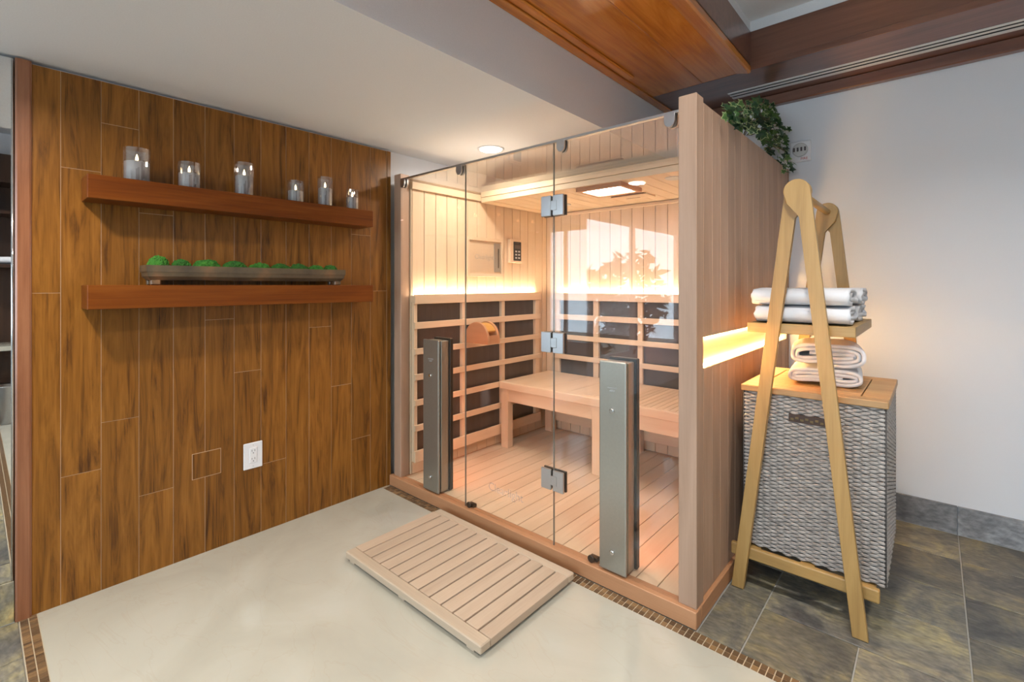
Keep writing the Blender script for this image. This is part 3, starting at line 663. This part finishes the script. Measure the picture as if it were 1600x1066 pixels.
# ================================================================ RACK
rk = thing('towel_rack', (-.392, 2.46, 0), 'A-frame oak towel rack standing over the wicker hamper', 'rack')
def leg(xtop, ztop, xfoot, y0, y1, w_=.047, head=.045):
    d = Vector((xfoot - xtop, -ztop)).normalized(); n = Vector((-d.y, d.x))
    if n.x < 0: n = -n
    pts = []
    c = Vector((xtop, ztop))
    # rounded head, blending to the leg on one side
    a0 = math.atan2(n.y, n.x)
    for k in range(0, 15):
        a = a0 + math.pi * k / 14 + (-.0)
        pts.append((c.x + head * math.cos(a), c.y + head * math.sin(a)))
    if xfoot > xtop:   # straight outer edge on the right, waist on the left
        pts.append(tuple(c - n * head * .85 + d * .045)); pts.append(tuple(c + n * (head - w_) + d * .10))
        off = (head - w_, head)
    else:
        off = (-head, w_ - head)
    fl_, fr_ = (xfoot - w_ / 2), (xfoot + w_ / 2)
    pl_ = [tuple((fl_, .0015)), tuple((fr_, .0015))]
    if xfoot > xtop: pts += pl_
    else:
        pts += pl_; pts.append(tuple(c + n * (w_ - head) + d * .10)); pts.append(tuple(c + n * head * .85 + d * .045))
    return prism('leg', pts, 'Y', y0, y1, 'oak_v', rk, .002)
AX, AZ = -.392, 1.622
leg(AX, AZ, -.194, 2.085, 2.110); leg(AX, AZ, -.612, 2.111, 2.136)
leg(AX, AZ, -.612, 2.790, 2.815); leg(AX, AZ, -.194, 2.816, 2.841)
tube('hanging_rod', [(AX, 2.11, AZ), (AX, 2.83, AZ)], .0145, 'oak_y', rk, 16)
box('low_bar', -.645, -.142, 2.137, 2.160, .122, .172, 'oak_x', rk, .006, 2)
box('low_bar', -.645, -.142, 2.766, 2.789, .122, .172, 'oak_x', rk, .006, 2)
for xx in (-.56, -.37, -.18): box('low_slat', xx - .025, xx + .025, 2.1605, 2.7655, .150, .1685, 'oak_y', rk, .002)
sh = box('shelf_board', -.580, -.212, 2.1365, 2.170, 1.067, 1.106, 'oak_x', rk, .002)
box('shelf_board', -.580, -.212, 2.700, 2.735, 1.067, 1.106, 'oak_x', rk, .002)
box('shelf_board', -.247, -.212, 2.1705, 2.6995, 1.067, 1.106, 'oak_y', rk, .002); box('shelf_board', -.580, -.545, 2.1705, 2.6995, 1.067, 1.106, 'oak_y', rk, .002)
for k in range(5): box('shelf_slat', -.5445 + .0595 * k + .002, -.5445 + .0595 * (k + 1) - .002, 2.1705, 2.6995, 1.088, 1.105, 'oak_y', rk, .001)

# ================================================================ HAMPER
HX0, HX1, HY0, HY1, HZ0, HZ1 = -.606, -.124, 2.170, 2.720, .1725, .815
hm = thing('wicker_hamper', ((HX0 + HX1) / 2, (HY0 + HY1) / 2, HZ0), 'grey woven wicker hamper with a slatted wood lid', 'hamper')
box('liner', HX0 + .012, HX1 - .012, HY0 + .012, HY1 - .012, HZ0, HZ1 - .002, 'wicker_dark', hm)
def weave(name, u0, u1, fixed, axis, outward, hole=None):
    """rows of strands running over and under upright stakes"""
    bm = bmesh.new(); pitch = .0255; rows = 84; dz = (HZ1 - HZ0) / rows
    nst = round((u1 - u0) / pitch); pt_ = (u1 - u0) / nst
    def P(u, off, z): return (u, fixed + outward * off, z) if axis == 'X' else (fixed + outward * off, u, z)
    seg = 4
    for r in range(rows):
        zc = HZ0 + (r + .5) * dz
        ph = (r % 2) * math.pi
        prev = None
        for i in range(nst * seg + 1):
            u = u0 + (u1 - u0) * i / (nst * seg)
            off = .0042 * math.sin(math.pi * (u - u0) / pt_ + ph) + .001
            zw = zc + .0008 * math.sin(u * 90 + r * 1.7)
            if hole and hole[0] < u < hole[1] and hole[2] < zc < hole[3]: prev = None; continue
            hh = dz * (.50 + .34 * math.sin(math.pi * (u - u0) / pt_ + ph))
            cur_ = [bm.verts.new(P(u, off - .002, zw - hh)), bm.verts.new(P(u, off + .0022, zw - hh * .5)), bm.verts.new(P(u, off + .0022, zw + hh * .5)), bm.verts.new(P(u, off - .002, zw + hh))]
            if prev:
                for k in range(3): bm.faces.new((prev[k], cur_[k], cur_[k + 1], prev[k + 1]))
            prev = cur_
    me = bpy.data.meshes.new(name); bmesh.ops.recalc_face_normals(bm, faces=bm.faces)
    bm.to_mesh(me); bm.free()
    o = mesh_obj(name, me, 'wicker', hm); tag(o, kind='stuff'); return o
weave('wicker_front', HX0, HX1, HY0 + .006, 'X', -1, (-.432, -.296, .718, .744))
weave('wicker_back', HX0, HX1, HY1 - .006, 'X', 1)
weave('wicker_side', HY0, HY1, HX1 - .006, 'Y', 1); weave('wicker_side', HY0, HY1, HX0 + .006, 'Y', -1)
for x, y in ((HX0 + .004, HY0 + .004), (HX1 - .004, HY0 + .004), (HX0 + .004, HY1 - .004), (HX1 - .004, HY1 - .004)): tube('corner_post', [(x, y, HZ0), (x, y, HZ1)], .004, 'wicker_dark', hm, 8)
hd = box('handle_opening', -.434, -.294, HY0 - .0015, HY0 + .0115, .715, .747, 'handle_brown', hm)
for k in range(8): box('handle_weave', -.428 + .0168 * k, -.416 + .0168 * k, HY0 - .0035, HY0 - .0014, .7215 + (k % 2) * .006, .731 + (k % 2) * .006, 'stem', hd, .001)
# lid
LZ0, LZ1 = .8155, .842
ld = box('lid', HX0 - .006, HX1 + .006, HY0 - .007, HY0 + .055, LZ0, LZ1, 'acacia', hm, .003)
box('lid_board', HX0 - .006, HX1 + .006, HY1 - .055, HY1 + .005, LZ0, LZ1, 'acacia', ld, .003)
box('lid_board', HX0 - .006, HX0 + .062, HY0 + .0555, HY1 - .0555, LZ0, LZ1, 'acacia', ld, .002); box('lid_board', HX1 - .078, HX1 + .006, HY0 + .0555, HY1 - .0555, LZ0, LZ1, 'acacia', ld, .002)
n = 13; span = (HY1 - .0575 - (HY0 + .0575)) / n
for k in range(n): box('lid_slat', HX0 + .065, HX1 - .082, HY0 + .0575 + k * span + .0015, HY0 + .0575 + (k + 1) * span - .0015, LZ0 + .004, LZ1 - .0005, 'acacia', ld, .0008)
box('lid_underlay', HX0 + .01, HX1 - .01, HY0 + .01, HY1 - .01, LZ0 + .0002, LZ0 + .0035, 'wicker_dark', ld)

# ================================================================ TOWELS
def ribbon(path, t):
    pts = [Vector(p) for p in path]; L_, R_ = [], []
    for i, p in enumerate(pts):
        d = (pts[min(i + 1, len(pts) - 1)] - pts[max(i - 1, 0)]).normalized(); n_ = Vector((-d.y, d.x))
        L_.append(p + n_ * t / 2); R_.append(p - n_ * t / 2)
    return L_ + R_[::-1]
def towel(name, path, t, length, mtx, label, seed, nseg=26, grp='white towels'):
    bm = bmesh.new(); prof = ribbon(path, t)
    cu = sum((p.x for p in prof)) / len(prof); rings = []
    for i in range(nseg + 1):
        s = i / nseg; e = min(s, 1 - s) * length
        rd = 1 if e > .012 else math.sqrt(max(0, 1 - ((.012 - e) / .012) ** 2)) * .12 + .88
        ring_ = []
        for j, p in enumerate(prof):
            wv = noise.noise(Vector((s * 5 + seed, p.x * 12, p.y * 12))) * .0035 + noise.noise(Vector((s * 26 + seed, p.x * 60, p.y * 60))) * .0014
            jj = noise.noise(Vector((p.x * 24 + seed, p.y * 55, 7.7))) * .010 * (1 if i in (0, nseg) else max(0, 1 - e / .04))
            ring_.append(bm.verts.new((cu + (p.x - cu) * (1 + wv * 2), (s - .5) * length + jj * (1 if s > .5 else -1), (p.y) * (.94 + .06 * rd) + wv * min(1, max(0, p.y) / .02))))
        rings.append(ring_)
    m_ = len(prof)
    for a, b in zip(rings, rings[1:]):
        for j in range(m_): bm.faces.new((a[j], b[j], b[(j + 1) % m_], a[(j + 1) % m_]))
    for rg_ in (rings[0], rings[-1]):
        h = m_ // 2
        for j in range(h - 1): bm.faces.new((rg_[j], rg_[j + 1], rg_[m_ - 2 - j], rg_[m_ - 1 - j]))
    bmesh.ops.transform(bm, matrix=mtx, verts=bm.verts)
    o = finish(bm, name, 'towel', None, True)
    tag(o, label, 'towel', grp)
    return o
def zigzag(wd, layers, t):
    """folded layers, u in [-wd/2, wd/2], starting at bottom; turns are round"""
    path = []; r = t / 2
    for k in range(layers):
        z = t / 2 + k * t; xs_ = [-wd / 2 + t * .6 + (wd - t * 1.2) * i / 10 for i in range(11)]
        if k % 2: xs_ = xs_[::-1]
        path += [(x, z) for x in xs_]
        if k < layers - 1:
            sgn = 1 if k % 2 == 0 else -1; xe_ = xs_[-1]
            path += [(xe_ + sgn * r * math.sin(a), z + r - r * math.cos(a)) for a in (math.pi / 4, math.pi / 2, 3 * math.pi / 4)]
    return path
RX = Matrix.Rotation(math.radians(-90), 4, 'Z')   # length (local y) -> world x ; u -> -y
def place(x, y, z, rz=0, base=RX): return Matrix.Translation((x, y, z)) @ Matrix.Rotation(rz, 4, 'Z') @ base
def flatspiral(wd, ht, t, turns=2.4):
    path = []; n_ = int(turns * 36)
    for i in range(n_ + 1):
        a = i / 36 * 2 * math.pi; fr = i / 36
        st = math.floor(fr) + min(1, max(0, (fr - math.floor(fr) - .80) / .20)); sh_ = st * t * 1.05
        rx, rz = max((wd - t) / 2 - sh_, .02), max((ht - t) / 2 - sh_, .002)
        c, s = math.cos(a - math.pi / 2), math.sin(a - math.pi / 2)
        path.append((rx * math.copysign(abs(c) ** .55, c), ht / 2 + rz * math.copysign(abs(s) ** .7, s)))
    return path
zz = flatspiral(.262, .070, .0165, 1.5)
towel('folded_towel', zz, .0158, .325, place(-.396, 2.285, 1.1075, .02), 'folded white towel, bottom front of the stack on the rack shelf', 1.3, grp='folded towels on the rack shelf')
towel('folded_towel', zz, .0158, .335, place(-.402, 2.287, 1.1785, .0), 'folded white towel, top front of the stack on the rack shelf', 5.1, grp='folded towels on the rack shelf')
towel('folded_towel', zz, .0158, .315, place(-.390, 2.565, 1.1075, -.02), 'folded white towel, bottom rear of the stack on the rack shelf', 9.7, grp='folded towels on the rack shelf')
towel('folded_towel', zz, .0158, .325, place(-.386, 2.568, 1.1785, .02), 'folded white towel, top rear of the stack on the rack shelf', 14.2, grp='folded towels on the rack shelf')
I4 = Matrix.Identity(4)
towel('rolled_towel', flatspiral(.262, .072, .0145, 2.1), .0135, .27, place(-.352, 2.470, .8435, .10, I4), 'thick folded white towel lying on the hamper lid, lower of two', 21.5, grp='towels on the hamper lid')
towel('rolled_towel', flatspiral(.262, .098, .0155, 2.6), .0145, .27, place(-.350, 2.475, .9195, .16, I4), 'thick rolled white towel, upper of two on the hamper lid', 27.5, grp='towels on the hamper lid')

# ================================================================ IVY
iv = thing('ivy_plant', (-.80, 2.78, 1.9315), 'trailing green ivy in a white pot on the sauna roof', 'plant')
lathe('pot', [(.050, 0), (.075, .012), (.098, .075), (.104, .105), (.100, .110), (.092, .105)], (-.782, 2.76, 1.9316), 'pot', iv, 28)
lathe('soil', [(.088, .085), (.090, .095)], (-.782, 2.76, 1.9316), 'stem', iv, 20)
outl = [(0, -.1), (.28, -.32), (.62, -.28), (.52, .02), (.85, .42), (.40, .42), (0, 1.05), (-.40, .42), (-.85, .42), (-.52, .02), (-.62, -.28), (-.28, -.32)]
def leaf_mesh(nm, sc_, edge):
    bm = bmesh.new(); pts = [bm.verts.new((u * sc_, v * sc_, -.10 * abs(u) * sc_ - .12 * v * v * sc_)) for u, v in outl]
    inn = [bm.verts.new((u * sc_ * .80, (v * .80 + .03) * sc_, .0006 - .08 * abs(u) * sc_ - .10 * v * v * sc_)) for u, v in outl]
    c = bm.verts.new((0, .1 * sc_, .002))
    k = len(outl)
    for i in range(k):
        f = bm.faces.new((pts[i], pts[(i + 1) % k], inn[(i + 1) % k], inn[i])); f.material_index = 1 if edge else 0
        bm.faces.new((inn[i], inn[(i + 1) % k], c))
    me = bpy.data.meshes.new(nm); bm.to_mesh(me); bm.free(); me.materials.append(M['leaf']); me.materials.append(M['leaf_edge']); return me
lms = [leaf_mesh('leaf', .030, False), leaf_mesh('leaf_variegated', .034, True), leaf_mesh('leaf_big', .042, False), leaf_mesh('leaf_varieg_big', .038, True)]
src = Vector((-.79, 2.79, 2.04))
fwd = Vector((-math.sin(TH), math.cos(TH), 0)); rgt = Vector((math.cos(TH), math.sin(TH), 0))
def on_x(px, py, X):
    d = fwd * FPX + rgt * (px - 800) + Vector((0, 0, 446 - py)); return Vector((0, 0, CAM_H)) + d * (X / d.x)
# outline of the ivy mass along the roof edge (position along the edge, bottom, top)
spine = [(1134, 168, 186), (1150, 164, 196), (1166, 163, 208), (1182, 160, 207), (1196, 164, 214), (1208, 172, 236), (1218, 182, 262), (1228, 196, 268), (1238, 214, 258)]
rv = random.Random(11); spots = []
for k in range(230):
    t_ = rv.random() * (len(spine) - 1); i = int(t_); f_ = t_ - i
    px = spine[i][0] * (1 - f_) + spine[i + 1][0] * f_; lo = spine[i][1] * (1 - f_) + spine[i + 1][1] * f_; hi = spine[i][2] * (1 - f_) + spine[i + 1][2] * f_
    p = on_x(px + rv.uniform(-7, 7), lo + (hi - lo) * rv.uniform(-.12, 1.08), rv.uniform(-.76, -.625))
    if p.y > 3.22: p.y = 3.22
    if p.z < 1.985 and p.x < -.63: p.x = rv.uniform(-.630, -.610)
    spots.append(p)
for k, p in enumerate(spots):
    o = bpy.data.objects.new('leaf', rv.choice(lms)); COL.objects.link(o); par(o, iv)
    nrm = Vector((rv.uniform(.2, 1.0), rv.uniform(-1.1, .1), rv.uniform(-.1, .9))).normalized()
    q = nrm.to_track_quat('Z', 'Y').to_matrix().to_4x4() @ Matrix.Rotation(rv.uniform(0, 6.28), 4, 'Z') @ Matrix.Scale(rv.uniform(.6, 1.05), 4)
    o.matrix_basis = Matrix.Translation(p) @ q
    if k % 9 == 0:
        e = p; mid = (src + e) / 2 + Vector((0, 0, .05 + .6 * max(0, 2.02 - e.z)))
        tube('stem', [src * (1 - s_) ** 2 + mid * 2 * s_ * (1 - s_) + e * s_ * s_ for s_ in [j / 10 for j in range(11)]], .0017, 'stem', iv, 5)

# ================================================================ FIRE ALARM ON THE BACK WALL
fa = thing('fire_alarm', (-.585, YB, 2.0), 'white wall fire alarm strobe half hidden by the ivy', 'alarm')
box('alarm_plate', -.650, -.541, YB - .022, YB - .001, 2.000, 2.122, 'white_plastic', fa, .004)
lathe('strobe_lens', [(.040, -.022), (.040, -.034), (.036, -.038)], (-.595, YB, 2.068), 'grey_mark', fa, 28, 'Y')
for k in range(4): box('lens_bar', -.630 + .019 * k, -.620 + .019 * k, YB - .0395, YB - .0375, 2.058, 2.082, 'dark_mark', fa, .001)
text('alarm_text', 'FIRE', .020, Matrix.Translation((-.575, YB - .0225, 2.0155)) @ Matrix.Rotation(math.pi / 2, 4, 'X'), 'red_mark', fa, .0005)

# ================================================================ BEHIND THE VIEWER: what the mirror and the glass reflect
cu_ = thing('shelf_unit', (XRW - .2, .25, 0), 'dark walnut shelf unit on the right wall, seen only in the mirror', 'shelf')
box('back_panel', XRW - .02, XRW - .001, -.75, 1.15, 0, ZW, 'walnut', cu_)
for y in (-.75, 1.13): box('side_panel', XRW - .40, XRW - .0205, y, y + .02, 0, ZW, 'walnut', cu_)
for z in (1.42, 1.90): box('shelf_board', XRW - .40, XRW - .0205, -.729, 1.129, z, z + .03, 'walnut', cu_)
box('counter', XRW - .45, XRW - .0205, -.729, 1.129, .68, .72, 'marble', cu_)
box('top_panel', XRW - .40, XRW - .0205, -.729, 1.129, ZW - .25, ZW, 'walnut', cu_)
towel('folded_towel', zz, .0158, .30, Matrix.Translation((XRW - .2, .22, 1.4505)), 'folded white towel on the walnut shelf, seen only in the mirror', 31., grp='towel in the mirror')
lathe('waste_bin', [(.10, 0), (.105, .004), (.125, .34), (.128, .345), (.115, .335), (.095, .02)], (XRW - .22, .22, .001), 'nickel', None, 28)
tag(bpy.data.objects['waste_bin'], 'round metal waste bin under the counter, seen only in the mirror', 'bin')
# garden outside the window
gd = box('garden_ground', -9.0, 5, -9, 3, -.30, -.20, 'soil'); tag(gd, 'paved garden ground outside the window', 'ground', kind=ST)
def bush(x, y, h, r, seed, lab):
    rnd = random.Random(seed); t = thing('garden_bush', (x, y, -.2), lab, 'bush', 'bushes outside the window')
    tube('trunk', [(x, y, -.2), (x + .03, y, h * .4), (x, y + .04, h * .8)], .03, 'stem', t, 6)
    bm = bmesh.new()
    for _ in range(430):
        th_, ph_ = rnd.uniform(0, 6.283), math.acos(rnd.uniform(-1, 1)); rr = rnd.uniform(.35, 1) ** .5
        c = Vector((x + r * rr * math.sin(ph_) * math.cos(th_), y + r * rr * math.sin(ph_) * math.sin(th_), h * .62 + h * .42 * rr * math.cos(ph_)))
        a = Vector((rnd.uniform(-1, 1), rnd.uniform(-1, 1), rnd.uniform(-1, 1))).normalized(); b = a.orthogonal().normalized(); s = rnd.uniform(.07, .15)
        bm.faces.new([bm.verts.new(c + p) for p in (a * s, b * s * .45, -a * s, -b * s * .45)])
    tag(finish(bm, 'foliage', 'bush', t), kind='stuff')
for i, (x, y, h, r, lab) in enumerate(((-3.35, -.72, 1.62, .52, 'bush outside nearest the mirror'), (-3.35, -1.82, 1.42, .52, 'middle bush outside the window'), (-3.35, -2.95, 1.75, .54, 'tall bush outside farthest from the mirror'), (-5.2, -3.4, 1.9, .8, 'large bush far behind the others outside'))):
    bush(x, y, h, r, i + 3, lab)
